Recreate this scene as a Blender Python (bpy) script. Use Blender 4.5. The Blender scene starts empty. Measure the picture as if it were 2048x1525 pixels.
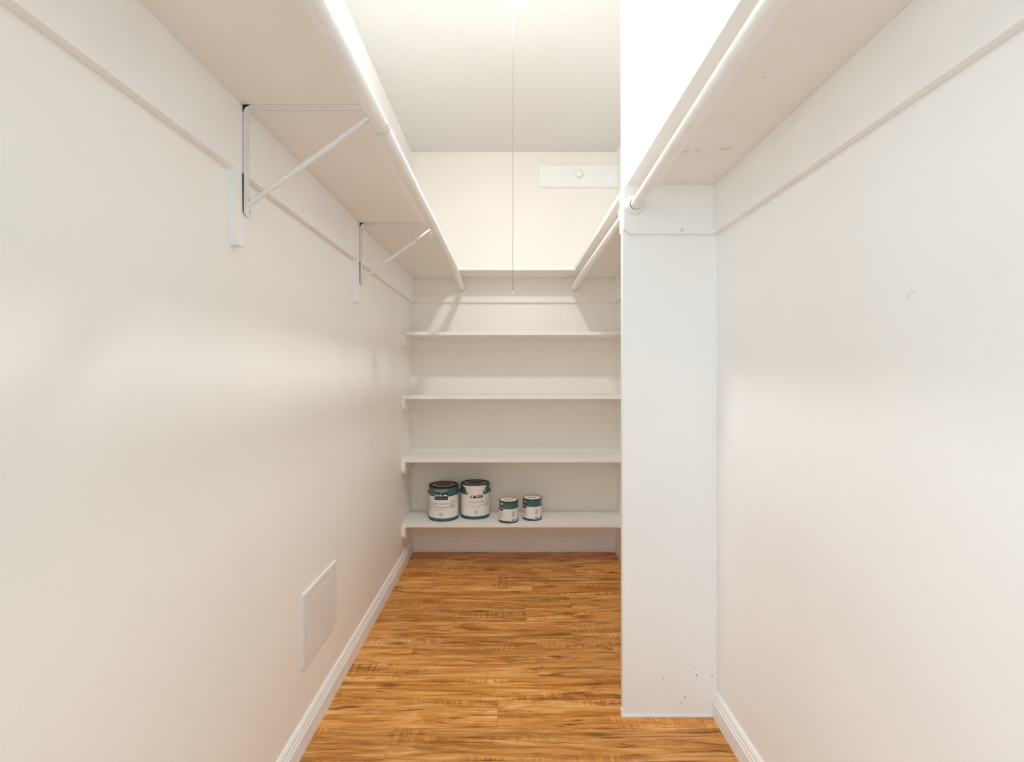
import bpy, bmesh, math, random
from mathutils import Vector
random.seed(7)
sc = bpy.context.scene
C = sc.collection

# ------------------------------------------------------------------ camera, world, lights, exposure
H = 1.0685                       # eye height
F = 980.0                        # focal length in pixels of the 2048 wide frame
cam = bpy.data.cameras.new('camera')
cam.sensor_width = 36.0
cam.lens = F / 2048 * 36.0
cam.shift_x = 4 / 2048
cam.shift_y = -12.5 / 2048
cam.clip_start = 0.02
co = bpy.data.objects.new('camera', cam)
co.location = (0, 0, H); co.rotation_euler = (math.pi / 2, 0, 0)
C.objects.link(co); sc.camera = co

w = bpy.data.worlds.new('world'); sc.world = w; w.use_nodes = True
w.node_tree.nodes['Background'].inputs[0].default_value = (0.81, 0.97, 1.03, 1)
w.node_tree.nodes['Background'].inputs[1].default_value = 1.25

def area(name, loc, target, sx, sy, watts, col):
    l = bpy.data.lights.new(name, 'AREA'); l.shape = 'RECTANGLE'
    l.size = sx; l.size_y = sy; l.energy = watts; l.color = col
    o = bpy.data.objects.new(name, l); o.location = loc
    d = Vector(target) - Vector(loc)
    o.rotation_euler = d.to_track_quat('-Z', 'Y').to_euler()
    C.objects.link(o); return o
# daylight of the bedroom window, through the open closet front
area('bedroom_window_daylight', (-1.45, -2.3, 1.35), (0.5, 1.0, 0.9), 1.6, 1.5, 42, (0.80, 0.94, 1.06))
GLOBE_COL = (0.965, 0.99, 1.01, 1)
GLOBE = 154.0                     # emission of the lamp globe

vs = sc.view_settings
vs.view_transform = 'Standard'; vs.look = 'None'; vs.gamma = 1; vs.use_curve_mapping = False
vs.exposure = 0.05
sc.cycles.max_bounces = 14; sc.cycles.diffuse_bounces = 12
sc.cycles.use_denoising = True

# ------------------------------------------------------------------ materials
def lin(r, g, b):
    f = lambda c: (c / 255 / 12.92) if c / 255 <= 0.04045 else ((c / 255 + 0.055) / 1.055) ** 2.4
    return (f(r), f(g), f(b), 1)

def mat(name, col, rough=0.5, metal=0.0, var=0.0, var_scale=4.0, bump=0.0, bump_scale=200.0, coat=0.0, spec=0.5):
    m = bpy.data.materials.new(name); m.use_nodes = True
    nt = m.node_tree; b = nt.nodes['Principled BSDF']
    b.inputs['Base Color'].default_value = col
    b.inputs['Roughness'].default_value = rough
    b.inputs['Metallic'].default_value = metal
    b.inputs['Specular IOR Level'].default_value = spec
    b.inputs['Coat Weight'].default_value = coat
    tc = nt.nodes.new('ShaderNodeTexCoord')
    if var > 0:
        n = nt.nodes.new('ShaderNodeTexNoise'); n.inputs['Scale'].default_value = var_scale
        n.inputs['Detail'].default_value = 5
        nt.links.new(tc.outputs['Object'], n.inputs['Vector'])
        r = nt.nodes.new('ShaderNodeMapRange')
        r.inputs['From Min'].default_value = 0.3; r.inputs['From Max'].default_value = 0.7
        r.inputs['To Min'].default_value = 1 - var; r.inputs['To Max'].default_value = 1 + var * 0.4
        nt.links.new(n.outputs['Fac'], r.inputs['Value'])
        x = nt.nodes.new('ShaderNodeVectorMath'); x.operation = 'SCALE'
        x.inputs[0].default_value = col[:3]
        nt.links.new(r.outputs['Result'], x.inputs['Scale'])
        nt.links.new(x.outputs['Vector'], b.inputs['Base Color'])
    if bump > 0:
        n = nt.nodes.new('ShaderNodeTexNoise'); n.inputs['Scale'].default_value = bump_scale
        n.inputs['Detail'].default_value = 3
        nt.links.new(tc.outputs['Object'], n.inputs['Vector'])
        u = nt.nodes.new('ShaderNodeBump'); u.inputs['Strength'].default_value = bump
        u.inputs['Distance'].default_value = 0.002
        nt.links.new(n.outputs['Fac'], u.inputs['Height'])
        nt.links.new(u.outputs['Normal'], b.inputs['Normal'])
    return m

WALL = (0.90, 0.885, 0.852, 1)
BACK = (0.885, 0.842, 0.775, 1)
TRIM = (0.895, 0.888, 0.875, 1)
M = {}
M['wall'] = mat('wall_paint', WALL, 0.45, var=0.03, var_scale=2.2, bump=0.12, bump_scale=160, spec=0.35)
M['wall_cool'] = mat('wall_paint_white', (0.905, 0.903, 0.895, 1), 0.45, var=0.03, var_scale=2.2, bump=0.12, bump_scale=160, spec=0.35)
M['wall_back'] = mat('wall_paint_cream', BACK, 0.45, var=0.03, var_scale=2.2, bump=0.12, bump_scale=160, spec=0.35)
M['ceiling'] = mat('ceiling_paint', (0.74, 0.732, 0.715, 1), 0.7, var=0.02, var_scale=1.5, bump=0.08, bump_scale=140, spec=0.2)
M['trim'] = mat('trim_paint', TRIM, 0.4, var=0.03, var_scale=9, bump=0.04, bump_scale=90, spec=0.4)
M['shelf'] = mat('shelf_paint', (0.885, 0.860, 0.815, 1), 0.42, var=0.03, var_scale=7, bump=0.04, bump_scale=90, spec=0.4)
M['rod'] = mat('rod_paint', (0.88, 0.87, 0.85, 1), 0.28, var=0.05, var_scale=14, bump=0.03, bump_scale=70)
M['metal_white'] = mat('painted_steel', (0.80, 0.78, 0.75, 1), 0.35, var=0.05, var_scale=40)
M['dark'] = mat('painted_gap_shade', (0.02, 0.018, 0.016, 1), 0.8)  # near-black standing in for the shade inside narrow gaps
M['screw'] = mat('screw_paint', (0.55, 0.53, 0.50, 1), 0.4)
M['chip'] = mat('bare_patch', lin(230, 221, 203), 0.7)
M['scuff'] = mat('grey_scuff', lin(224, 219, 212), 0.6)
M['hole'] = mat('nail_hole', lin(100, 96, 90), 0.8)
M['plastic'] = mat('access_plastic', (0.80, 0.785, 0.78, 1), 0.4, var=0.02, var_scale=5)
M['brass'] = mat('chain_metal', lin(176, 164, 142), 0.35, metal=0.7)
M['white_label'] = mat('can_label_white', lin(240, 236, 232), 0.35, spec=0.5)
M['teal'] = mat('can_label_teal', lin(66, 104, 110), 0.35, var=0.05, var_scale=30)
M['black'] = mat('print_black', lin(28, 26, 24), 0.4)
M['lid_dark'] = mat('lid_dark', lin(30, 24, 18), 0.35, spec=0.4)
M['lid_metal'] = mat('lid_metal', lin(160, 152, 146), 0.45, metal=0.3, var=0.12, var_scale=25)
M['bail'] = mat('bail_wire', lin(178, 174, 170), 0.4, metal=0.2)
M['rim_brown'] = mat('quart_rim', lin(88, 80, 68), 0.35, metal=0.4)
M['rim_metal'] = mat('rim_metal', lin(120, 112, 100), 0.3, metal=0.8)
M['print_grey'] = mat('print_grey', lin(128, 124, 122), 0.5)
M['print_light'] = mat('print_light_grey', lin(176, 172, 170), 0.5)
M['print_white'] = mat('print_white', lin(240, 240, 236), 0.5)
M['green'] = mat('print_green', lin(160, 190, 112), 0.5)
M['cream'] = mat('cream_paint', lin(240, 230, 220), 0.3, spec=0.5)
M['lid_cream'] = mat('lid_cream', lin(250, 246, 238), 0.4)
M['pink'] = mat('marker_pink', lin(222, 192, 188), 0.6)
M['red'] = mat('marker_red', lin(140, 84, 84), 0.6)
M['board'] = mat('grey_board', lin(150, 138, 124), 0.6, var=0.05, var_scale=10)
M['subfloor'] = mat('subfloor', lin(140, 92, 48), 0.9)

def glow(name, col, s):
    m = bpy.data.materials.new(name); m.use_nodes = True
    b = m.node_tree.nodes['Principled BSDF']
    b.inputs['Base Color'].default_value = (0.9, 0.9, 0.9, 1)
    b.inputs['Emission Color'].default_value = col
    b.inputs['Emission Strength'].default_value = s
    try: m.cycles.emission_sampling = 'FRONT'
    except Exception: pass
    return m
# globe emission graded by hand, dimmed towards the top to spare the ceiling
M['globe'] = glow('opal_globe_bottom', GLOBE_COL, GLOBE * 2.7)
M['globe_mid'] = glow('opal_globe_middle', GLOBE_COL, GLOBE * 0.9)
M['globe_top'] = glow('opal_globe_top', GLOBE_COL, GLOBE * 0.04)

def wood():
    m = bpy.data.materials.new('acacia_laminate'); m.use_nodes = True
    nt = m.node_tree; N = nt.nodes; L = nt.links
    b = N['Principled BSDF']
    tc = N.new('ShaderNodeTexCoord'); oi = N.new('ShaderNodeObjectInfo')
    sc_ = N.new('ShaderNodeVectorMath'); sc_.operation = 'SCALE'
    sc_.inputs[0].default_value = (13.7, 31.1, 57.3)
    L.new(oi.outputs['Random'], sc_.inputs['Scale'])
    ad = N.new('ShaderNodeVectorMath'); ad.operation = 'ADD'
    L.new(tc.outputs['Object'], ad.inputs[0]); L.new(sc_.outputs['Vector'], ad.inputs[1])
    P = ad.outputs['Vector']
    def mapped(s):
        mp = N.new('ShaderNodeMapping'); mp.inputs['Scale'].default_value = s
        L.new(P, mp.inputs['Vector']); return mp.outputs['Vector']
    def noise(vec, scale, detail, dist=0.0, rough=0.5):
        n = N.new('ShaderNodeTexNoise'); n.inputs['Scale'].default_value = scale
        n.inputs['Detail'].default_value = detail; n.inputs['Distortion'].default_value = dist
        n.inputs['Roughness'].default_value = rough
        L.new(vec, n.inputs['Vector']); return n.outputs['Fac']
    def ramp(fac, stops):
        r = N.new('ShaderNodeValToRGB'); e = r.color_ramp.elements
        e[0].position, e[0].color = stops[0]
        e[1].position, e[1].color = stops[-1]
        for p, c in stops[1:-1]:
            k = e.new(p); k.color = c
        L.new(fac, r.inputs['Fac']); return r.outputs['Color']
    def mix(kind, fac, a, c):
        x = N.new('ShaderNodeMix'); x.data_type = 'RGBA'; x.blend_type = kind
        if isinstance(fac, float): x.inputs[0].default_value = fac
        else: L.new(fac, x.inputs[0])
        L.new(a, x.inputs[6])
        if isinstance(c, tuple): x.inputs[7].default_value = c
        else: L.new(c, x.inputs[7])
        return x.outputs[2]
    # broad figure, running along the plank (x)
    broad = noise(mapped((2.2, 20, 1)), 1.0, 8, 1.8, 0.62)
    col = ramp(broad, [(0.26, lin(126, 76, 32)), (0.38, lin(186, 120, 60)), (0.52, lin(216, 152, 88)), (0.70, lin(240, 190, 132))])
    # fine grain streaks
    fine = noise(mapped((7, 170, 1)), 1.0, 6, 0.9, 0.68)
    fc = ramp(fine, [(0.34, (0.30, 0.22, 0.15, 1)), (0.47, (0.92, 0.90, 0.87, 1)), (0.66, (1.0, 1.0, 1.0, 1))])
    col = mix('MULTIPLY', 0.75, col, fc)
    # dark brown bands
    dk = noise(mapped((2.6, 26, 1)), 1.0, 6, 2.6, 0.66)
    dm = ramp(dk, [(0.555, (0, 0, 0, 1)), (0.66, (1, 1, 1, 1))])
    col = mix('MULTIPLY', dm, col, (0.36, 0.27, 0.17, 1))
    # knots
    vo = N.new('ShaderNodeTexVoronoi'); vo.inputs['Scale'].default_value = 1.0
    L.new(mapped((3.4, 11.0, 1)), vo.inputs['Vector'])
    km = ramp(vo.outputs['Distance'], [(0.04, (1, 1, 1, 1)), (0.20, (0, 0, 0, 1))])
    col = mix('MULTIPLY', km, col, (0.36, 0.26, 0.18, 1))
    # curl chatter across the grain, in patches
    cur = noise(mapped((95, 9, 1)), 1.0, 2, 0.4)
    pat = noise(mapped((2.6, 16, 1)), 1.0, 2, 0.5)
    cm = ramp(cur, [(0.42, (0.62, 0.55, 0.46, 1)), (0.58, (1.12, 1.10, 1.06, 1))])
    pm = ramp(pat, [(0.52, (0, 0, 0, 1)), (0.66, (0.75, 0.75, 0.75, 1))])
    col = mix('MULTIPLY', pm, col, cm)
    # plank to plank tone
    hs = N.new('ShaderNodeHueSaturation')
    mr = N.new('ShaderNodeMapRange'); mr.inputs['To Min'].default_value = 1.0; mr.inputs['To Max'].default_value = 1.24
    L.new(oi.outputs['Random'], mr.inputs['Value']); L.new(mr.outputs['Result'], hs.inputs['Value'])
    hs.inputs['Saturation'].default_value = 1.04
    hs.inputs['Hue'].default_value = 0.504
    L.new(col, hs.inputs['Color'])
    L.new(hs.outputs['Color'], b.inputs['Base Color'])
    b.inputs['Roughness'].default_value = 0.34
    b.inputs['Specular IOR Level'].default_value = 0.45
    bp = N.new('ShaderNodeBump'); bp.inputs['Strength'].default_value = 0.10; bp.inputs['Distance'].default_value = 0.0015
    L.new(fine, bp.inputs['Height']); L.new(bp.outputs['Normal'], b.inputs['Normal'])
    return m
M['wood'] = wood()

# ------------------------------------------------------------------ helpers
def tag(o, label=None, cat=None, group=None, kind=None):
    if label: o['label'] = label
    if cat: o['category'] = cat
    if group: o['group'] = group
    if kind: o['kind'] = kind
    return o

def thing(name, loc, label, cat, group=None):
    o = bpy.data.objects.new(name, None); C.objects.link(o)
    o.location = loc; o.empty_display_size = 0.05
    return tag(o, label, cat, group)

def wloc(o):
    v = Vector(o.location)
    p = o.parent
    while p: v += Vector(p.location); p = p.parent
    return v

def obj(name, bm, m, parent=None, smooth=False):
    """link a bmesh given in world coordinates as one object; its origin sits at the middle of its base"""
    bmesh.ops.recalc_face_normals(bm, faces=bm.faces[:])
    xs = [v.co for v in bm.verts]
    lo = Vector((min(v.x for v in xs), min(v.y for v in xs), min(v.z for v in xs)))
    hi = Vector((max(v.x for v in xs), max(v.y for v in xs), max(v.z for v in xs)))
    org = Vector(((lo.x + hi.x) / 2, (lo.y + hi.y) / 2, lo.z))
    bmesh.ops.translate(bm, verts=bm.verts[:], vec=-org)
    me = bpy.data.meshes.new(name); bm.to_mesh(me); bm.free()
    me.materials.append(M[m] if isinstance(m, str) else m)
    if smooth:
        for p in me.polygons: p.use_smooth = True
        try: me.set_sharp_from_angle(angle=math.radians(38))
        except Exception: pass
    o = bpy.data.objects.new(name, me); C.objects.link(o)
    if parent is not None:
        o.parent = parent; o.location = org - wloc(parent)
    else:
        o.location = org
    return o

def add_box(bm, x0, x1, y0, y1, z0, z1, bev=0.0):
    r = bmesh.ops.create_cube(bm, size=1.0)
    vs_ = r['verts']
    for v in vs_:
        v.co = Vector(((x0 + x1) / 2 + v.co.x * (x1 - x0), (y0 + y1) / 2 + v.co.y * (y1 - y0), (z0 + z1) / 2 + v.co.z * (z1 - z0)))
    if bev > 0:
        es = list({e for v in vs_ for e in v.link_edges})
        bmesh.ops.bevel(bm, geom=es, offset=bev, segments=2, profile=0.6, affect='EDGES')
    return bm

def box(*a, **k):
    return add_box(bmesh.new(), *a, **k)

def add_prism(bm, pts, axis, a0, a1):
    """closed polygon extruded along an axis. axis x: pts are (y,z); y: (x,z); z: (x,y)"""
    def P(p, a):
        return {'x': (a, p[0], p[1]), 'y': (p[0], a, p[1]), 'z': (p[0], p[1], a)}[axis]
    A = [bm.verts.new(P(p, a0)) for p in pts]; B = [bm.verts.new(P(p, a1)) for p in pts]
    n = len(pts)
    bm.faces.new(A); bm.faces.new(B[::-1])
    for i in range(n):
        bm.faces.new((A[i], A[(i + 1) % n], B[(i + 1) % n], B[i]))
    return bm

def prism(pts, axis, a0, a1):
    return add_prism(bmesh.new(), pts, axis, a0, a1)

def add_tube(bm, pts, r, seg=16, cap=True):
    pts = [Vector(p) for p in pts]
    rings = []; up = Vector((0, 0, 1))
    for i, p in enumerate(pts):
        d = (pts[min(i + 1, len(pts) - 1)] - pts[max(i - 1, 0)]).normalized()
        a = up if abs(d.dot(up)) < 0.95 else Vector((1, 0, 0))
        u = d.cross(a).normalized(); v = d.cross(u).normalized()
        rr = r[i] if isinstance(r, (list, tuple)) else r
        rings.append([bm.verts.new(p + (u * math.cos(t) + v * math.sin(t)) * rr) for t in [2 * math.pi * k / seg for k in range(seg)]])
    for a, b_ in zip(rings, rings[1:]):
        for k in range(seg):
            bm.faces.new((a[k], a[(k + 1) % seg], b_[(k + 1) % seg], b_[k]))
    if cap:
        bm.faces.new(rings[0]); bm.faces.new(rings[-1][::-1])
    return bm

def tube(*a, **k):
    return add_tube(bmesh.new(), *a, **k)

def add_lathe(bm, c, prof, axis='z', seg=48):
    """prof: list of (radius, height) along the axis from the point c"""
    c = Vector(c); rings = []
    for r, h in prof:
        ring = []
        if r < 1e-6:
            off = {'z': Vector((0, 0, h)), 'y': Vector((0, h, 0)), 'x': Vector((h, 0, 0))}[axis]
            ring = [bm.verts.new(c + off)]
        else:
            for k in range(seg):
                t = 2 * math.pi * k / seg; a, b_ = r * math.cos(t), r * math.sin(t)
                off = {'z': Vector((a, b_, h)), 'y': Vector((a, h, b_)), 'x': Vector((h, a, b_))}[axis]
                ring.append(bm.verts.new(c + off))
        rings.append(ring)
    for A, B in zip(rings, rings[1:]):
        if len(A) == 1 and len(B) == 1: continue
        for k in range(seg):
            k2 = (k + 1) % seg
            if len(A) == 1: bm.faces.new((A[0], B[k], B[k2]))
            elif len(B) == 1: bm.faces.new((A[k], A[k2], B[0]))
            else: bm.faces.new((A[k], A[k2], B[k2], B[k]))
    return bm

def lathe(*a, **k):
    return add_lathe(bmesh.new(), *a, **k)

def copy_tree(o, parent=None):
    c = o.copy(); C.objects.link(c); c.parent = parent
    for ch in o.children: copy_tree(ch, c)
    return c

def struct(name, bm, m, label, cat, parent=None, smooth=False):
    o = obj(name, bm, m, parent, smooth)
    return tag(o, label, cat, kind='structure')

# ------------------------------------------------------------------ measured layout (metres)
XL, XR, YB, ZC = -0.597, 0.647, 2.97, H + 1.351       # wall faces, back wall, ceiling
Y0 = -0.55                                            # where the closet opens to the bedroom
T = 0.10
PX, PY0, PY1 = 0.352, 1.531, 1.556                    # partition panel: free edge, front and rear face
SZ = H + 0.5845                                       # underside of the upper shelves
CZ = H + 0.436                                        # lower edge of the upper cleats
CT = 0.019                                            # cleat thickness
SLX, SRX, SBY = -0.319, 0.362, 2.738                  # front edges of left / right / back upper shelves

# ------------------------------------------------------------------ structure
struct('wall_left', box(XL - T, XL, Y0, YB + T, 0, ZC), 'wall', 'long warm off-white left wall of the closet', 'wall')
wb = struct('wall_back', box(XL, XR, YB, YB + T, 0, ZC), 'wall_back', 'cream back wall of the closet behind the shelves', 'wall')
wr = struct('wall_right', box(XR, XR + T, Y0, YB + T, 0, ZC), 'wall_cool', 'white right wall of the closet beside the partition', 'wall')
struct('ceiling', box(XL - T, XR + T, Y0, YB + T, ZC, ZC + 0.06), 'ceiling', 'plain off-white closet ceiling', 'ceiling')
part = struct('wall_partition', box(PX, XR, PY0, PY1, 0, ZC, bev=0.0012), 'wall_cool', 'thin white partition panel projecting from the right wall', 'partition')
obj('foot_chip', box(PX - 0.0045, PX + 0.0015, PY0 - 0.001, PY0 + 0.012, 0.0, 0.022, bev=0.0015), 'trim', part)
obj('caulk_bead', box(PX, XR - 0.016, PY0 - 0.0035, PY0, 0.0, 0.005), 'trim', part)

# floor: sub-floor with every plank its own piece
fl = struct('floor', box(XL, XR, Y0, YB, -0.03, -0.0085), 'subfloor', 'glossy reddish-brown acacia laminate plank floor', 'floor')
PW = 0.1277
first = 1.481                                         # a measured plank seam
rows = []
y = first
while y > Y0: y -= PW
seam = {0: -0.35, 1: -0.04, 2: 0.47, 3: 0.098, 4: -0.376, 5: 0.257, 6: 0.072, 7: 0.283, 8: 0.11, 9: -0.062, 10: 0.345, 11: -0.20, 12: 0.22, 13: -0.30}
k = round((y - first) / PW)
while first + k * PW < YB:
    a, b_ = max(first + k * PW, Y0), min(first + (k + 1) * PW, YB)
    s = seam.get(k + 1, random.uniform(-0.5, 0.55))
    cuts = sorted([x for x in (s - 1.21, s, s + 1.21) if XL + 0.04 < x < XR - 0.04])
    cuts = [XL] + cuts + [XR]
    for x0, x1 in zip(cuts, cuts[1:]):
        g = 0.0002
        bm = box(x0 + g, x1 - g, a + g, b_ - g, -0.0085, 0.0, bev=0.0004)
        # each plank keeps its own little shade of wood through the object's random value
        obj('plank', bm, 'wood', fl)
    k += 1

# baseboards with a stepped moulded top
def base_profile(side):
    # (distance from wall, height)
    return [(0, 0), (0.0155, 0), (0.0155, 0.050), (0.0125, 0.0535), (0.0125, 0.060), (0.0095, 0.064), (0.0095, 0.070), (0.006, 0.077), (0.003, 0.080), (0, 0.080)]
pl = [(XL + d, z) for d, z in base_profile(1)]
struct('baseboard_left', prism(pl, 'y', Y0, YB), 'trim', 'white moulded baseboard along the left wall', 'baseboard')
pr = [(XR - d, z) for d, z in base_profile(1)]
struct('baseboard_right', prism(pr, 'y', Y0, PY0), 'trim', 'white moulded baseboard along the right wall before the partition', 'baseboard')
struct('baseboard_right_rear', prism(pr, 'y', PY1, YB), 'trim', 'white moulded baseboard sliver behind the partition', 'baseboard')
pb = [(YB - d, z) for d, z in base_profile(1)]
struct('baseboard_back', prism(pb, 'x', XL + 0.0155, XR - 0.0155), 'trim', 'white moulded baseboard along the back wall under the lowest shelf', 'baseboard')

# ------------------------------------------------------------------ upper shelves with their cleats
TH = 0.020
def cleat_box(x0, x1, y0, y1, z0=CZ, z1=SZ):
    return box(x0, x1, y0, y1, z0, z1, bev=0.0015)

YF = -0.50                                            # front ends of the side shelves, beside the camera
s = thing('closet_shelf', (XL, 1.2, CZ), 'long off-white wall shelf over the left wall, carried by two metal brackets', 'shelf')
obj('shelf_board', box(XL, SLX, YF, YB, SZ, SZ + TH, bev=0.0015), 'shelf', s)
obj('cleat', cleat_box(XL, XL + CT, YF, YB), 'trim', s)

s = thing('closet_shelf', (0, YB, CZ), 'narrow upper shelf across the back wall joining both side shelves', 'shelf')
obj('shelf_board', box(SLX, SRX, SBY, YB, SZ, SZ + TH, bev=0.0015), 'shelf', s)
obj('cleat', cleat_box(XL + CT, XR - CT, YB - CT, YB), 'wall_back', s)

s = thing('closet_shelf', (XR, 2.2, CZ), 'upper right shelf behind the partition, reaching the back wall', 'shelf')
obj('shelf_board', box(SRX, XR, PY1, YB, SZ, SZ + TH, bev=0.0015), 'shelf', s)
obj('cleat', cleat_box(XR - CT, XR, PY1, YB), 'trim', s)
pts = [(PX, SZ), (PX, CZ + 0.016), (PX + 0.018, CZ), (XR - CT, CZ), (XR - CT, SZ)]
obj('cleat', prism(pts, 'y', PY1, PY1 + CT), 'trim', s)

s = thing('closet_shelf', (XR, 0.6, CZ), 'upper right shelf in front of the partition, over the bright right wall', 'shelf')
sb = obj('shelf_board', box(SRX - 0.002, XR, YF, PY0, SZ, SZ + TH, bev=0.0015), 'shelf', s)
obj('cleat', cleat_box(XR - CT, XR, YF, PY0), 'trim', s)
cl = obj('cleat', prism(pts, 'y', PY0 - CT, PY0), 'trim', s)
obj('filled_nail_hole', lathe((0.532, PY0 - CT, H + 0.4475), [(0, -0.0003), (0.0055, -0.0002), (0.006, 0)], 'y', 16), 'scuff', cl)
# bare beige spots on the underside of this shelf
for px, py, wd, hg in ((1453, 298, 26, 5), (1396, 302, 12, 4), (1372, 303, 18, 5), (1458, 234, 9, 3), (1528, 155, 9, 4), (1371, 366, 14, 2.5), (1345, 367, 5, 1.5)):
    Y = (SZ - H) * F / (750 - py); X = (px - 1020) * Y / F
    rx = wd / 2 * Y / F; ry = abs((SZ - H) * F / (750 - py - hg / 2) - Y)
    bm = bmesh.new(); n = 14
    ring = [bm.verts.new((X + rx * math.cos(t) * random.uniform(0.8, 1.1), Y + ry * math.sin(t) * random.uniform(0.8, 1.1), SZ - 0.0004)) for t in [2 * math.pi * i / n for i in range(n)]]
    bm.faces.new(ring)
    obj('bare_spot', bm, 'chip', sb)

# ------------------------------------------------------------------ lower shelves across the back
YS = 2.700
defs = [(0.2185, 'highest of the four low back shelves, lit by the lamp and empty', -0.020),
        (-0.1350, 'second of the four low back shelves counted from the top, empty', 0.0),
        (-0.4840, 'third of the four low back shelves, empty, right above the paint cans', 0.0),
        (-0.8430, 'lowest back shelf, the one holding the paint cans', 0.0)]
for zr, lab, gap in defs:
    z = H + zr
    s = thing('storage_shelf', (0, YB, z - 0.064), lab, 'shelf', 'shelves across the back wall')
    obj('shelf_board', box(XL - gap, XR, YS, YB, z, z + 0.0195, bev=0.0018), 'shelf', s)
    obj('back_cleat', box(XL + CT, XR - CT, YB - CT, YB, z - 0.064, z, bev=0.001), 'wall_back', s)
    prof = [(YS - 0.012, z), (YS - 0.012, z - 0.044), (YS + 0.008, z - 0.064), (YB, z - 0.064), (YB, z)]
    obj('side_cleat', prism(prof, 'x', XL, XL + 0.021), 'shelf', s)
    obj('side_cleat', prism(prof, 'x', XR - 0.021, XR), 'shelf', s)

# ------------------------------------------------------------------ closet rods
def smooth_path(pts, n=10):
    out = []
    P = [Vector(p) for p in pts]; P = [P[0] * 2 - P[1]] + P + [P[-1] * 2 - P[-2]]
    for i in range(1, len(P) - 2):
        for j in range(n):
            t = j / n; a, b_, c, d = P[i - 1:i + 3]
            out.append(0.5 * ((2 * b_) + (c - a) * t + (2 * a - 5 * b_ + 4 * c - d) * t * t + (3 * b_ - a - 3 * c + d) * t ** 3))
    out.append(P[-2]); return out

RR = 0.0172
def flange(parent, x, z, y, sgn):
    """round socket against a face at y; the rod leaves it in direction sgn along y"""
    prof = [(0.0, 0.0), (0.031, 0.0), (0.0305, 0.004 * sgn), (0.026, 0.010 * sgn), (0.0215, 0.014 * sgn), (0.0182, 0.014 * sgn), (0.0178, 0.004 * sgn), (0.0, 0.004 * sgn)]
    f = obj('flange', lathe((x, y, z), prof, 'y', 40), 'rod', parent, True)
    obj('gap', lathe((x, y, z), [(0.0177, 0.0043 * sgn), (0.0179, 0.0143 * sgn), (0.0173, 0.0143 * sgn), (0.0173, 0.0043 * sgn)], 'y', 40), 'dark', f)  # dark ring paints the shade between rod and socket
    return f

r = thing('closet_rod', (-0.285, 1.2, H + 0.52), 'long white rod hung in brackets under the left shelf, bent at its far end', 'closet rod')
obj('rod', tube(smooth_path([(-0.288, YF, H + 0.545), (-0.286, 0.7, H + 0.546), (-0.283, 1.07, H + 0.546), (-0.281, 1.5, H + 0.5445), (-0.280, 1.90, H + 0.546), (-0.281, 2.45, H + 0.536), (-0.287, YB - CT - 0.004, H + 0.519)]), RR, 28), 'rod', r, True)
flange(r, -0.2865, H + 0.519, YB - CT, -1)

r = thing('closet_rod', (0.376, 2.2, H + 0.50), 'white rod running behind the partition to the back wall', 'closet rod')
obj('rod', tube([(0.378, PY1 + CT + 0.004, H + 0.520), (0.377, 2.3, H + 0.519), (0.376, YB - CT - 0.004, H + 0.518)], RR, 28), 'rod', r, True)
flange(r, 0.376, H + 0.518, YB - CT, -1)
flange(r, 0.378, H + 0.520, PY1 + CT, 1)

r = thing('closet_rod', (0.378, 0.6, H + 0.50), 'white rod over the right wall ending in a socket on the partition', 'closet rod')
obj('rod', tube([(0.362, YF, H + 0.530), (0.371, 0.686, H + 0.527), (0.386, PY0 - CT - 0.004, H + 0.523)], RR, 28), 'rod', r, True)
flange(r, 0.385, H + 0.523, PY0 - CT, -1)

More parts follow.
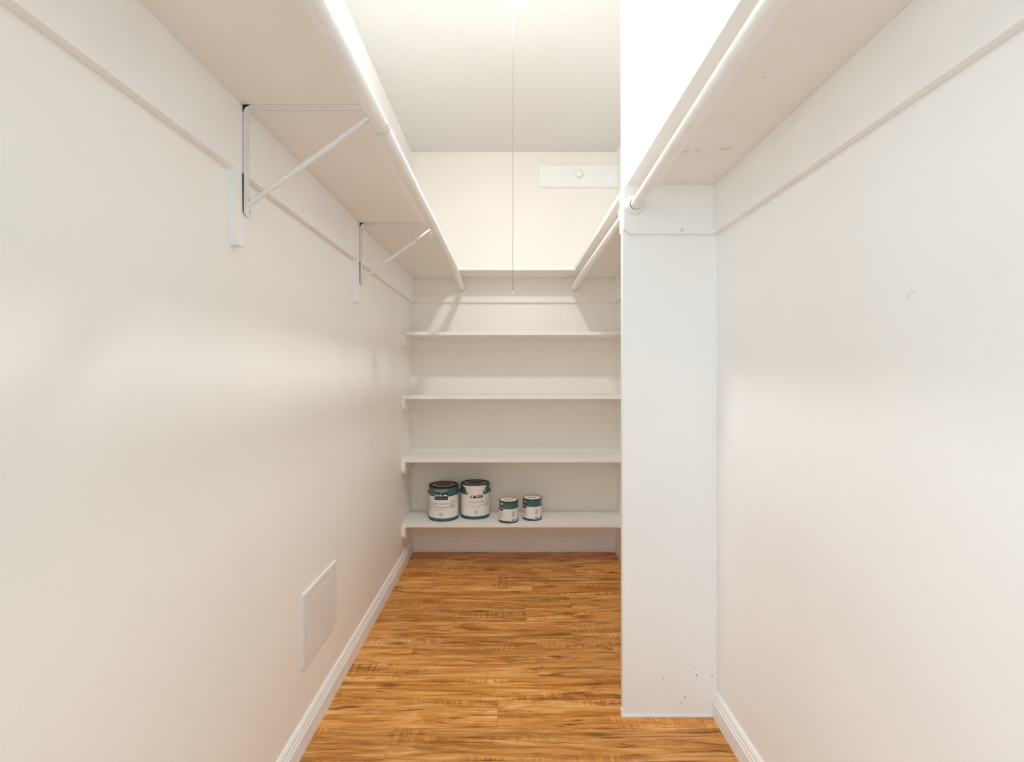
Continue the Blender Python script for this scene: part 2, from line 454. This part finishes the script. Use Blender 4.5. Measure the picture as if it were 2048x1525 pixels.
# ------------------------------------------------------------------ shelf brackets on the left wall
def make_bracket(Y, label):
    xw = XL + CT                                      # face of cleat and block
    b = thing('shelf_bracket', (XL, Y, CZ - 0.16), label, 'bracket', 'rod brackets on the left wall')
    # timber block on the wall below the cleat, dog-eared bottom
    y0, y1 = Y - 0.036, Y + 0.014
    zt, zb = CZ, CZ - 0.158
    pts = [(y0, zt), (y0, zb + 0.034), (y0 + 0.014, zb), (y1 - 0.014, zb), (y1, zb + 0.034), (y1, zt)]
    blk = obj('mounting_block', prism(pts, 'x', XL, xw), 'trim', b)
    # bent flat strip: leg down the cleat, rounded corner, arm under the shelf
    w2 = 0.0095; t = 0.0035; R = 0.016
    xi = xw + 0.0015; zo = SZ - 0.0006
    zl = H + 0.349
    outer = [(xi, zl), (xi, zo - R)] + [(xi + R - R * math.cos(a), zo - R + R * math.sin(a)) for a in [math.pi / 2 * q / 7 for q in range(1, 7)]] + [(xi + R, zo), (-0.306, zo)]
    def inset(p):
        x, z = p
        if z <= zo - R: return (x + t, z)
        if x >= xi + R: return (x, z - t)
        cx, cz = xi + R, zo - R; d = Vector((x - cx, z - cz)); d = d * ((R - t) / d.length)
        return (cx + d.x, cz + d.y)
    inner = [inset(p) for p in outer]
    st = bmesh.new()
    for a_, b_ in ((Y - w2, Y - w2 + 0.0),):
        add_prism(st, outer + inner[::-1], 'y', Y - w2, Y + w2)
    # raised rib down the middle of the strip
    mid = [(x, z) for x, z in inner]; rib = []
    for p, q in zip(outer, inner):
        d = Vector((q[0] - p[0], q[1] - p[1])); d = d / d.length * 0.003
        rib.append((q[0] + d.x, q[1] + d.y))
    add_prism(st, mid + rib[::-1], 'y', Y - 0.0035, Y + 0.0035)
    obj('bent_strip', st, 'metal_white', b)
    obj('gap', prism([(xw + 0.0002, SZ - 0.0002), (xw + 0.0002, SZ - R * 0.95), (xi + R * 0.30, zo - R * 0.30), (xi + R * 0.95, SZ - 0.0002)], 'y', Y - w2 - 0.0005, Y + w2 * 0.8), 'dark', b)  # dark filler paints the shade behind the strip's rounded corner
    obj('gap', prism([(Y - w2 - 0.0020, CZ - 0.001), (Y - w2 + 0.003, CZ - 0.001), (Y - w2 + 0.003, CZ - 0.085), (Y - w2 - 0.0001, CZ - 0.085)], 'x', xw + 0.0001, xi + 0.0008), 'dark', b)  # dark sliver paints the shade between leg and block
    # diagonal brace
    p0 = Vector((xi + t + 0.003, Y, H + 0.372)); p1 = Vector((-0.3075, Y, H + 0.5600))
    d = (p1 - p0).normalized()
    br = tube([p0 - d * 0.004, p0 + d * 0.018, p0 + (p1 - p0) * 0.5, p1 - d * 0.02, p1], [0.0062, 0.0062, 0.0066, 0.0062, 0.0058], 14)
    obj('brace', br, 'metal_white', b, True)
    obj('foot_plate', box(xi + t, xi + t + 0.004, Y - 0.0085, Y + 0.0085, zl - 0.004, H + 0.385, bev=0.0012), 'metal_white', b)
    # hook that carries the rod
    cx, cz = -0.2825, H + 0.546
    ro, ri = RR + 0.0030, RR + 0.0004
    an = [math.radians(q) for q in range(150, 351, 10)]
    hk = prism([(cx + ro * math.cos(a), cz + ro * math.sin(a)) for a in an] + [(cx + ri * math.cos(a), cz + ri * math.sin(a)) for a in an[::-1]], 'y', Y - 0.010, Y + 0.010)
    add_prism(hk, [(-0.3075, H + 0.5840), (-0.3075, H + 0.5545), (-0.2985, H + 0.5545), (-0.2985, H + 0.5840)], 'y', Y - 0.0045, Y + 0.0045)
    obj('rod_hook', hk, 'metal_white', b)
    # screws
    sp = [(xi + t, H + 0.558), (xi + t, H + 0.45), (xi + t + 0.004, H + 0.372), (xi + t + 0.004, H + 0.358)]
    for i, (x, z) in enumerate(sp):
        obj('screw', lathe((x, Y + (0.0058 if i < 2 else 0.003), z), [(0.0033, 0), (0.003, 0.0014), (0.0016, 0.0019), (0, 0.0019)], 'x', 12), 'screw', b, True)
    for x in (-0.545, -0.40):
        obj('screw', lathe((x, Y + 0.0125, SZ), [(0.0034, 0), (0.003, -0.0014), (0, -0.0018)], 'z', 12), 'screw', b, True)
    return b
make_bracket(1.069, 'nearer white metal shelf bracket with wall block, larger in view')
make_bracket(1.894, 'farther white metal shelf bracket with wall block, smaller in view')

# ------------------------------------------------------------------ access panel on the left wall
ya0, ya1, za0, za1 = 1.405, 1.668, H - 0.842, H - 0.634
a = thing('access_panel', (XL, (ya0 + ya1) / 2, za0), 'white plastic access panel low on the left wall', 'access panel')
fb = bmesh.new()
yi0, yi1, zi0, zi1 = ya0 + 0.030, ya1 - 0.026, za0 + 0.026, za1 - 0.031
fx = XL + 0.0065
for A in ((ya0, ya1, za0, zi0), (ya0, ya1, zi1, za1), (ya0, yi0, zi0, zi1), (yi1, ya1, zi0, zi1)):
    add_box(fb, XL, fx, *A)
bmesh.ops.remove_doubles(fb, verts=fb.verts[:], dist=1e-5)
obj('frame', fb, 'plastic', a)
lipb = prism([(XL, za1), (fx, za1), (fx - 0.003, za1 + 0.0035), (XL, za1 + 0.0035)], 'y', ya0, ya1)
obj('top_lip', lipb, 'plastic', a)
obj('door', box(XL + 0.001, fx + 0.0012, yi0 + 0.0012, yi1 - 0.0008, zi0 + 0.0006, zi1 - 0.0018, bev=0.0014), 'plastic', a)

# ------------------------------------------------------------------ hook rail on the upper back wall
hr = thing('hook_rail', (0.41, YB, H + 1.132), 'flat white hook board with one knob high on the back wall', 'hook rail')
obj('rail', box(0.178, XR, YB - 0.019, YB, H + 1.132, H + 1.2615, bev=0.001), 'trim', hr)
obj('knob', lathe((0.413, YB - 0.019, H + 1.2015), [(0.024, 0), (0.024, -0.002), (0.010, -0.004), (0.009, -0.014), (0.017, -0.019), (0.0205, -0.026), (0.0195, -0.033), (0.013, -0.038), (0, -0.0395)], 'y', 32), 'rod', hr, True)

# ------------------------------------------------------------------ ceiling light with pull chain
LX, LY, LZ, LR = 0.0222, 1.56, H + 1.247, 0.066
cl = thing('ceiling_light', (LX, LY, LZ - LR), 'round glowing white globe ceiling lamp with a long pull chain', 'ceiling light')
prof = [(LR * math.sin(t), -LR * math.cos(t)) for t in [math.pi * i / 24 for i in range(0, 21)]]
prof[0] = (0, -LR)
gl = obj('globe', lathe((LX, LY, LZ), prof, 'z', 48), 'globe', cl, True)
gl.data.materials.append(M['globe_mid']); gl.data.materials.append(M['globe_top'])
for p in gl.data.polygons:
    p.material_index = 0 if p.normal.z < -0.72 else (1 if p.normal.z < -0.40 else 2)
cz = ZC - LZ
obj('added_light_collar', lathe((LX, LY, LZ), [(0.0668, -0.008), (0.0686, -0.008), (0.0686, 0.010), (0.063, 0.032), (0.050, 0.053), (0.046, 0.060), (0.046, cz - 0.022), (0.062, cz - 0.014), (0.064, cz), (0.0, cz), (0.0, cz - 0.03), (0.040, 0.062), (0.048, 0.051), (0.061, 0.030)], 'z', 48), 'rod', cl, True)  # collar out of view, added to keep the globe's light off the ceiling
chain = bmesh.new(); CX, CY = 0.0085, LY - 0.004
ztop, zend = LZ - LR * 0.96, H + 0.266
z = ztop
while z > zend:
    bmesh.ops.create_icosphere(chain, subdivisions=1, radius=0.00145, matrix=__import__('mathutils').Matrix.Translation((CX, CY, z)))
    z -= 0.0038
add_tube(chain, [(CX, CY, ztop), (CX, CY, zend)], 0.0004, 5)
tag(obj('pull_chain', chain, 'brass', cl, True), 'thin metal bead chain')
obj('chain_end', lathe((CX, CY, zend - 0.009), [(0, 0), (0.0022, 0.001), (0.0028, 0.004), (0.0018, 0.008), (0, 0.0095)], 'z', 14), 'rod', cl, True)

# ------------------------------------------------------------------ paint cans
def text_mesh(body, width, height):
    cu = bpy.data.curves.new('t', 'FONT'); cu.body = body; cu.align_x = 'CENTER'; cu.align_y = 'CENTER'
    cu.resolution_u = 3
    o = bpy.data.objects.new('t', cu); C.objects.link(o)
    bpy.context.view_layer.update()
    dg = bpy.context.evaluated_depsgraph_get()
    me = bpy.data.meshes.new_from_object(o.evaluated_get(dg))
    bm = bmesh.new(); bm.from_mesh(me)
    bpy.data.objects.remove(o); bpy.data.curves.remove(cu); bpy.data.meshes.remove(me)
    xs = [v.co.x for v in bm.verts]; ys = [v.co.y for v in bm.verts]
    cx, cy = (min(xs) + max(xs)) / 2, (min(ys) + max(ys)) / 2
    kx, ky = width / (max(xs) - min(xs)), height / (max(ys) - min(ys))
    for v in bm.verts: v.co = Vector(((v.co.x - cx) * kx, (v.co.y - cy) * ky, 0))
    return bm

class Wrap:
    """flat (s, z) print wrapped round a can; s is arc length from the middle of the label"""
    def __init__(self, c, r, turn=0.0): self.c, self.r, self.turn = Vector(c), r, turn
    def p(self, s, z, off):
        t = -math.pi / 2 + s / self.r + self.turn; R = self.r + off
        return self.c + Vector((R * math.cos(t), R * math.sin(t), z))
    def flat(self, bm, s0, z0, off):
        for v in bm.verts: v.co = self.p(v.co.x + s0, v.co.y + z0, off)
        return bm
    def rect(self, bm, s0, s1, z0, z1, off):
        n = max(1, int(abs(s1 - s0) / 0.004))
        lo = [bm.verts.new(self.p(s0 + (s1 - s0) * i / n, z0, off)) for i in range(n + 1)]
        hi = [bm.verts.new(self.p(s0 + (s1 - s0) * i / n, z1, off)) for i in range(n + 1)]
        for i in range(n): bm.faces.new((lo[i], lo[i + 1], hi[i + 1], hi[i]))
        return bm
    def poly(self, bm, pts, off):
        bm.faces.new([bm.verts.new(self.p(s, z, off)) for s, z in pts]); return bm
    def text(self, body, s0, z0, wd, hg, off):
        return self.flat(text_mesh(body, wd, hg), s0, z0, off)

def join(dst, src):
    me = bpy.data.meshes.new('j'); src.to_mesh(me); src.free(); dst.from_mesh(me); bpy.data.meshes.remove(me); return dst

def flat_obj(name, bm, m, parent):
    return obj(name, bm, m, parent)

SHZ = H - 0.8430 + 0.0195                              # top of the lowest shelf

def can_shell(t, c, r, h, z_top, z_bot, rim_m, handle_ears=True):
    o = obj('body', lathe(c, [(0, 0.0015), (r - 0.003, 0.0015), (r, 0.004), (r, h - 0.004)], 'z', 64), 'white_label', t, True)
    obj('bottom_rim', lathe(c, [(r - 0.004, 0.0), (r + 0.0008, 0.0), (r + 0.0012, 0.002), (r + 0.0008, 0.004), (r, 0.0045)], 'z', 64), 'lid_dark', t, True)
    obj('label_band', lathe(c, [(r + 0.0003, z_top), (r + 0.0003, h - 0.005)], 'z', 64), 'teal', t, True)
    obj('label_band', lathe(c, [(r + 0.0003, 0.0045), (r + 0.0003, z_bot)], 'z', 64), 'teal', t, True)
    obj('rim', lathe(c, [(r, h - 0.008), (r + 0.0014, h - 0.006), (r + 0.0016, h - 0.001), (r, h), (r - 0.004, h), (r - 0.005, h - 0.003)], 'z', 64), rim_m, t, True)
    return o

def words(wp, bm, s0, z, pieces, hg, off):
    """a line of print too small to read: broken into word-long strokes"""
    x = s0
    for wlen in pieces:
        wp.rect(bm, x, x + wlen, z - hg / 2, z + hg / 2, off); x += wlen + hg * 1.3
    return bm

def logo_print(wp, t, s, z, k=1.0):
    """black logo plate: white letters, small bear silhouette and a second line"""
    wd, hg = 0.078 * k, 0.037 * k
    obj('logo_plate', wp.rect(bmesh.new(), s - wd / 2, s + wd / 2, z - hg / 2, z + hg / 2, 0.0008), 'black', t)
    b = wp.text('BEHR', s - 0.0135 * k, z + 0.0065 * k, 0.046 * k, 0.0145 * k, 0.0012)
    # bear walking to the left
    bs, bz = s + 0.0245 * k, z + 0.0055 * k
    bear = [(-0.0125, 0.000), (-0.011, 0.0035), (-0.008, 0.0045), (-0.004, 0.0035), (0.002, 0.005), (0.008, 0.0045), (0.0105, 0.001), (0.011, -0.006), (0.0075, -0.006), (0.007, -0.001), (0.000, -0.0015), (-0.001, -0.006), (-0.0045, -0.006), (-0.005, -0.001), (-0.0085, -0.0015)]
    wp.poly(b, [(bs + x * k, bz + q * k) for x, q in bear], 0.0012)
    obj('logo_lettering', b, 'print_white', t)
    obj('logo_lettering', wp.text('PREMIUM PLUS', s - 0.002 * k, z - 0.0095 * k, 0.068 * k, 0.0072 * k, 0.0012), 'print_light', t)

def ears_and_bail(t, c, r, zear, front=True, drop=0.08):
    for sgn in (-1, 1):
        e = lathe((c[0] + sgn * r, c[1], c[2] + zear), [(0, 0.0), (0.0085, 0.0), (0.0085, 0.003 * sgn), (0.006, 0.0065 * sgn), (0.0, 0.0072 * sgn)], 'x', 20)
        obj('ear', e, 'black', t, True)
    pts = []; R = r + 0.0052
    for i in range(41):
        a_ = math.pi * i / 40
        if front: pts.append((c[0] - R * math.cos(a_), c[1] - (r + 0.003) * math.sin(a_), c[2] + zear - drop * math.sin(a_)))
        else: pts.append((c[0] - R * math.cos(a_), c[1] + (r + 0.003) * math.sin(a_), c[2] + zear - drop * math.sin(a_)))
    tag(obj('bail_handle', tube(pts, 0.0010, 8), 'bail', t, True), 'thin wire bail handle')

def big_can(cx, cy, label, turn, dripped):
    r, h = 0.0835, 0.1925; c = (cx, cy, SHZ)
    t = thing('paint_can', c, label, 'paint can', 'paint cans on the lowest shelf')
    can_shell(t, c, r, h, 0.1385, 0.0175, 'lid_dark')
    ld = obj('lid', lathe(c, [(r - 0.004, h - 0.001), (r - 0.010, h - 0.0045), (r - 0.018, h - 0.0045), (r - 0.020, h - 0.002)], 'z', 64), 'lid_dark', t, True)
    obj('lid_ring', lathe(c, [(r - 0.020, h - 0.002), (r - 0.036, h - 0.0025)], 'z', 64), 'lid_metal', ld, True)
    obj('lid_centre', lathe(c, [(r - 0.036, h - 0.0025), (r - 0.039, h - 0.005), (0.0, h - 0.005)], 'z', 64), 'lid_dark', ld, True)
    wp = Wrap(c, r, turn)
    s0 = -0.004 if not dripped else 0.012
    logo_print(wp, t, s0, 0.1395)
    if not dripped:
        b = wp.text('INTERIOR SATIN ENAMEL', s0, 0.1745, 0.078, 0.0052, 0.0010)
        join(b, wp.text('ULTRA PURE WHITE', s0 + 0.001, 0.1665, 0.050, 0.0036, 0.0010))
        words(wp, b, s0 - 0.0045, 0.1607, [0.009], 0.002, 0.0010)
        obj('lettering', b, 'print_white', t)
    b = wp.text('PAINT & PRIMER', s0 + 0.002, 0.0985, 0.086, 0.0068, 0.0010)
    obj('lettering', b, 'print_grey', t)
    b = bmesh.new()
    words(wp, b, s0 - 0.048, 0.0785, [0.016, 0.017, 0.019, 0.024, 0.014], 0.0026, 0.0010)
    words(wp, b, s0 - 0.020, 0.0660, [0.016, 0.020], 0.0024, 0.0010)
    words(wp, b, s0 - 0.086, 0.0700, [0.013], 0.0016, 0.0010)
    for q in range(6): words(wp, b, -0.098, 0.110 - q * 0.011, [0.010, 0.012 if q % 2 else 0.008], 0.0016, 0.0010)
    obj('small_print', b, 'print_light', t)['kind'] = 'stuff'
    # side block at the right of the label
    b = bmesh.new()
    for q in range(4): words(wp, b, s0 + 0.060, 0.088 - q * 0.0055, [0.010, 0.009 if q != 2 else 0.012], 0.0028 if q in (0, 3) else 0.0016, 0.0010)
    obj('side_print', b, 'print_grey', t)
    b = bmesh.new()
    for q in range(7): words(wp, b, s0 + 0.054 + q * 0.0022, 0.104 + q * 0.0030, [0.016 - q * 0.0014], 0.0011, 0.0010)
    obj('script_mark', b, 'print_light', t)
    g = bmesh.new(); wp.rect(g, s0 - 0.0095, s0 + 0.0095, 0.030, 0.049, 0.0010)
    gm = obj('green_mark', g, 'green', t)
    g = bmesh.new()
    for q in (-1, 0, 1):
        wp.rect(g, s0 + q * 0.005 - 0.0016, s0 + q * 0.005 + 0.0016, 0.034 + abs(q) * 0.002, 0.045 - abs(q) * 0.001, 0.0014)
    obj('mark_detail', g, 'white_label', gm)
    ears_and_bail(t, c, r, 0.150, front=not dripped, drop=0.072)
    return t, wp, c, r, h

big_can(-0.383, 2.830, 'gallon paint can with intact teal and white label, nearest the left wall', 0.0, False)
t, wp, c, r, h = big_can(-0.204, 2.871, 'gallon paint can with cream paint run down over its label, second from the left', 0.0, True)
# spilled paint: a sheet with a ragged lower edge, thin runs and a few drops
ctrl = [(-0.080, 0.186), (-0.062, 0.181), (-0.052, 0.172), (-0.047, 0.160), (-0.040, 0.158), (-0.034, 0.150), (-0.031, 0.139), (-0.029, 0.133),
        (-0.024, 0.131), (-0.022, 0.118), (-0.019, 0.118), (-0.017, 0.136), (-0.013, 0.137), (-0.011, 0.118), (-0.008, 0.119), (-0.006, 0.134), (0.001, 0.138), (0.005, 0.134),
        (0.012, 0.136), (0.015, 0.120), (0.018, 0.120), (0.020, 0.139), (0.024, 0.141), (0.026, 0.121), (0.029, 0.120), (0.031, 0.143), (0.035, 0.146), (0.037, 0.122), (0.041, 0.121),
        (0.043, 0.142), (0.046, 0.150), (0.048, 0.133), (0.051, 0.132), (0.053, 0.158), (0.060, 0.168), (0.063, 0.150), (0.066, 0.150), (0.068, 0.174), (0.078, 0.186)]
bm = bmesh.new(); up = []; lo = []
for s_, z_ in ctrl:
    up.append(bm.verts.new(wp.p(s_, h - 0.002, 0.0022))); lo.append(bm.verts.new(wp.p(s_, z_, 0.0016)))
for i in range(len(ctrl) - 1): bm.faces.new((lo[i], lo[i + 1], up[i + 1], up[i]))
for s_, z_, a_, b_ in ((-0.0385, 0.147, 0.003, 0.006), (-0.044, 0.156, 0.0035, 0.006)):
    wp.poly(bm, [(s_ + a_ * math.cos(q * math.pi / 6), z_ + b_ * math.sin(q * math.pi / 6)) for q in range(12)], 0.0016)
tag(obj('paint_run', bm, 'cream', t), 'cream paint run down the front')

def small_can(cx, cy, label, turn, mark):
    r, h = 0.0535, 0.1205; c = (cx, cy, SHZ)
    t = thing('paint_can', c, label, 'paint can', 'paint cans on the lowest shelf')
    can_shell(t, c, r, h, 0.0785, 0.0130, 'rim_brown')
    ld = obj('lid', lathe(c, [(r - 0.0030, h - 0.0006), (r - 0.0045, h - 0.0012), (r - 0.007, h - 0.0008), (0.0, h - 0.0004)], 'z', 56), 'lid_cream', t, True)
    b = bmesh.new()
    if mark:                                           # dark written scrawl
        pts = [(c[0] - 0.024 + 0.0022 * i + 0.002 * math.sin(i * 2.1), c[1] - 0.006 + 0.010 * math.sin(i * 1.7), c[2] + h - 0.0002) for i in range(22)]
        add_tube(b, pts, 0.0009, 6)
        obj('scrawl', b, 'red', ld)
    else:                                              # soft pinkish smear
        ring = [b.verts.new((c[0] + 0.004 + 0.021 * math.cos(q * math.pi / 8) * (1 + 0.15 * (q % 3)), c[1] - 0.004 + 0.015 * math.sin(q * math.pi / 8) * (1 + 0.2 * (q % 2)), c[2] + h + 0.0001)) for q in range(16)]
        b.faces.new(ring); obj('smear', b, 'pink', ld)
    wp = Wrap(c, r, turn)
    sg = lambda deg: math.radians(deg) * r
    logo_print(wp, t, sg(-62), 0.0790, 0.66)
    b = bmesh.new()
    for q in range(3): words(wp, b, sg(-58), 0.1085 - q * 0.004, [0.012, 0.011 - 0.002 * q], 0.0014, 0.0010)
    obj('small_print', b, 'print_white', t)['kind'] = 'stuff'
    b = wp.poly(bmesh.new(), [(sg(64) + 0.0022 * math.cos(q * math.pi / 5), 0.099 + 0.005 * math.sin(q * math.pi / 5)) for q in range(10)], 0.0010)
    obj('paint_drop', b, 'print_white', t)
    b = bmesh.new()
    for q in range(6): words(wp, b, sg(-68 + q * 1.5), 0.0575 - q * 0.0062, [0.014, 0.013 if q % 2 else 0.017], 0.0013, 0.0010)
    obj('small_print', b, 'print_grey', t)['kind'] = 'stuff'
    b = bmesh.new()
    for q in range(11): words(wp, b, sg(22), 0.0630 - q * 0.0026, [0.006, 0.0075], 0.0014, 0.0010)
    obj('text_column', b, 'print_light', t)
    b = bmesh.new(); wp.rect(b, sg(13), sg(55), 0.0085, 0.0240, 0.0008)
    pt = obj('barcode_plate', b, 'white_label', t)
    b = bmesh.new(); x = sg(20)
    for q in range(12):
        wd = (0.0008, 0.0013, 0.0006, 0.0016)[q % 4]; wp.rect(b, x, x + wd, 0.0115, 0.0205, 0.0012); x += wd + (0.0006, 0.0009)[q % 2]
    obj('barcode', b, 'black', pt)
    b = bmesh.new()
    for q in range(3): words(wp, b, sg(60), 0.0195 - q * 0.004, [0.006, 0.007], 0.0024, 0.0010)
    obj('side_print', b, 'black', t)
    return t

small_can(-0.0085, 2.765, 'quart paint can standing nearest the shelf edge, pink smear on its cream lid', 0.0, False)
small_can(0.1275, 2.812, 'quart paint can farthest right, dark red scrawl on its cream lid', -0.10, True)

# ------------------------------------------------------------------ board leaning on the right wall behind the partition
t = thing('leaning_board', (0.54, 2.2, 0), 'thin grey board leaning behind the partition, one corner showing', 'board')
pts = [(0.5320, 0.0), (0.5380, 0.0), (XR - 0.0005, 0.735), (XR - 0.0065, 0.737)]
obj('board', prism(pts, 'y', 2.02, 2.385), 'board', t)
obj('edge_band', prism(pts, 'y', 2.385, 2.389), 'trim', t)

# ------------------------------------------------------------------ marks of wear with a shape of their own
def mark_right_wall(px, py, wd, hg, m='scuff', rot=0.0):
    Y = XR * F / (px - 1020); Z = H - (py - 750) * Y / F
    a_ = wd / 2 * Y * Y / (XR * F); b_ = hg / 2 * Y / F
    bm = bmesh.new()
    bm.faces.new([bm.verts.new((XR - 0.0004, Y + a_ * math.cos(q) - math.sin(rot) * b_ * math.sin(q), Z + b_ * math.sin(q) + a_ * math.sin(rot) * math.cos(q))) for q in [2 * math.pi * i / 10 for i in range(10)]])
    obj('scuff_mark', bm, m, wr)
mark_right_wall(1818, 592, 2.5, 16); mark_right_wall(1826, 584, 14, 2.0)
def mark_partition(px, py, wd, hg, m='hole'):
    Y = PY0; X = (px - 1020) * Y / F; Z = H - (py - 750) * Y / F
    bm = bmesh.new()
    bm.faces.new([bm.verts.new((X + wd / 2 * Y / F * math.cos(q), PY0 - 0.0004, Z + hg / 2 * Y / F * math.sin(q))) for q in [2 * math.pi * i / 10 for i in range(10)]])
    obj('chip_mark', bm, m, part)
for px, py, wd, hg in ((1327, 1357, 2, 3), (1393, 1351, 2.5, 2.5), (1424, 1354, 3, 2.5), (1370, 1395, 4, 2), (1362, 1406, 2, 2), (1390, 1338, 2, 1.5)):
    mark_partition(px, py, wd, hg)
def mark_back(px, py, wd, hg, m='scuff'):
    Y = YB; X = (px - 1020) * Y / F; Z = H - (py - 750) * Y / F
    bm = bmesh.new()
    bm.faces.new([bm.verts.new((X + wd / 2 * Y / F * math.cos(q), YB - 0.0004, Z + hg / 2 * Y / F * math.sin(q))) for q in [2 * math.pi * i / 10 for i in range(10)]])
    obj('scuff_mark', bm, m, wb)
for px, py, wd, hg in ((911, 871, 6, 1.5), (1045, 752, 2, 2), (1019, 752, 2, 1.5), (853, 824, 6, 3)):
    mark_back(px, py, wd, hg)
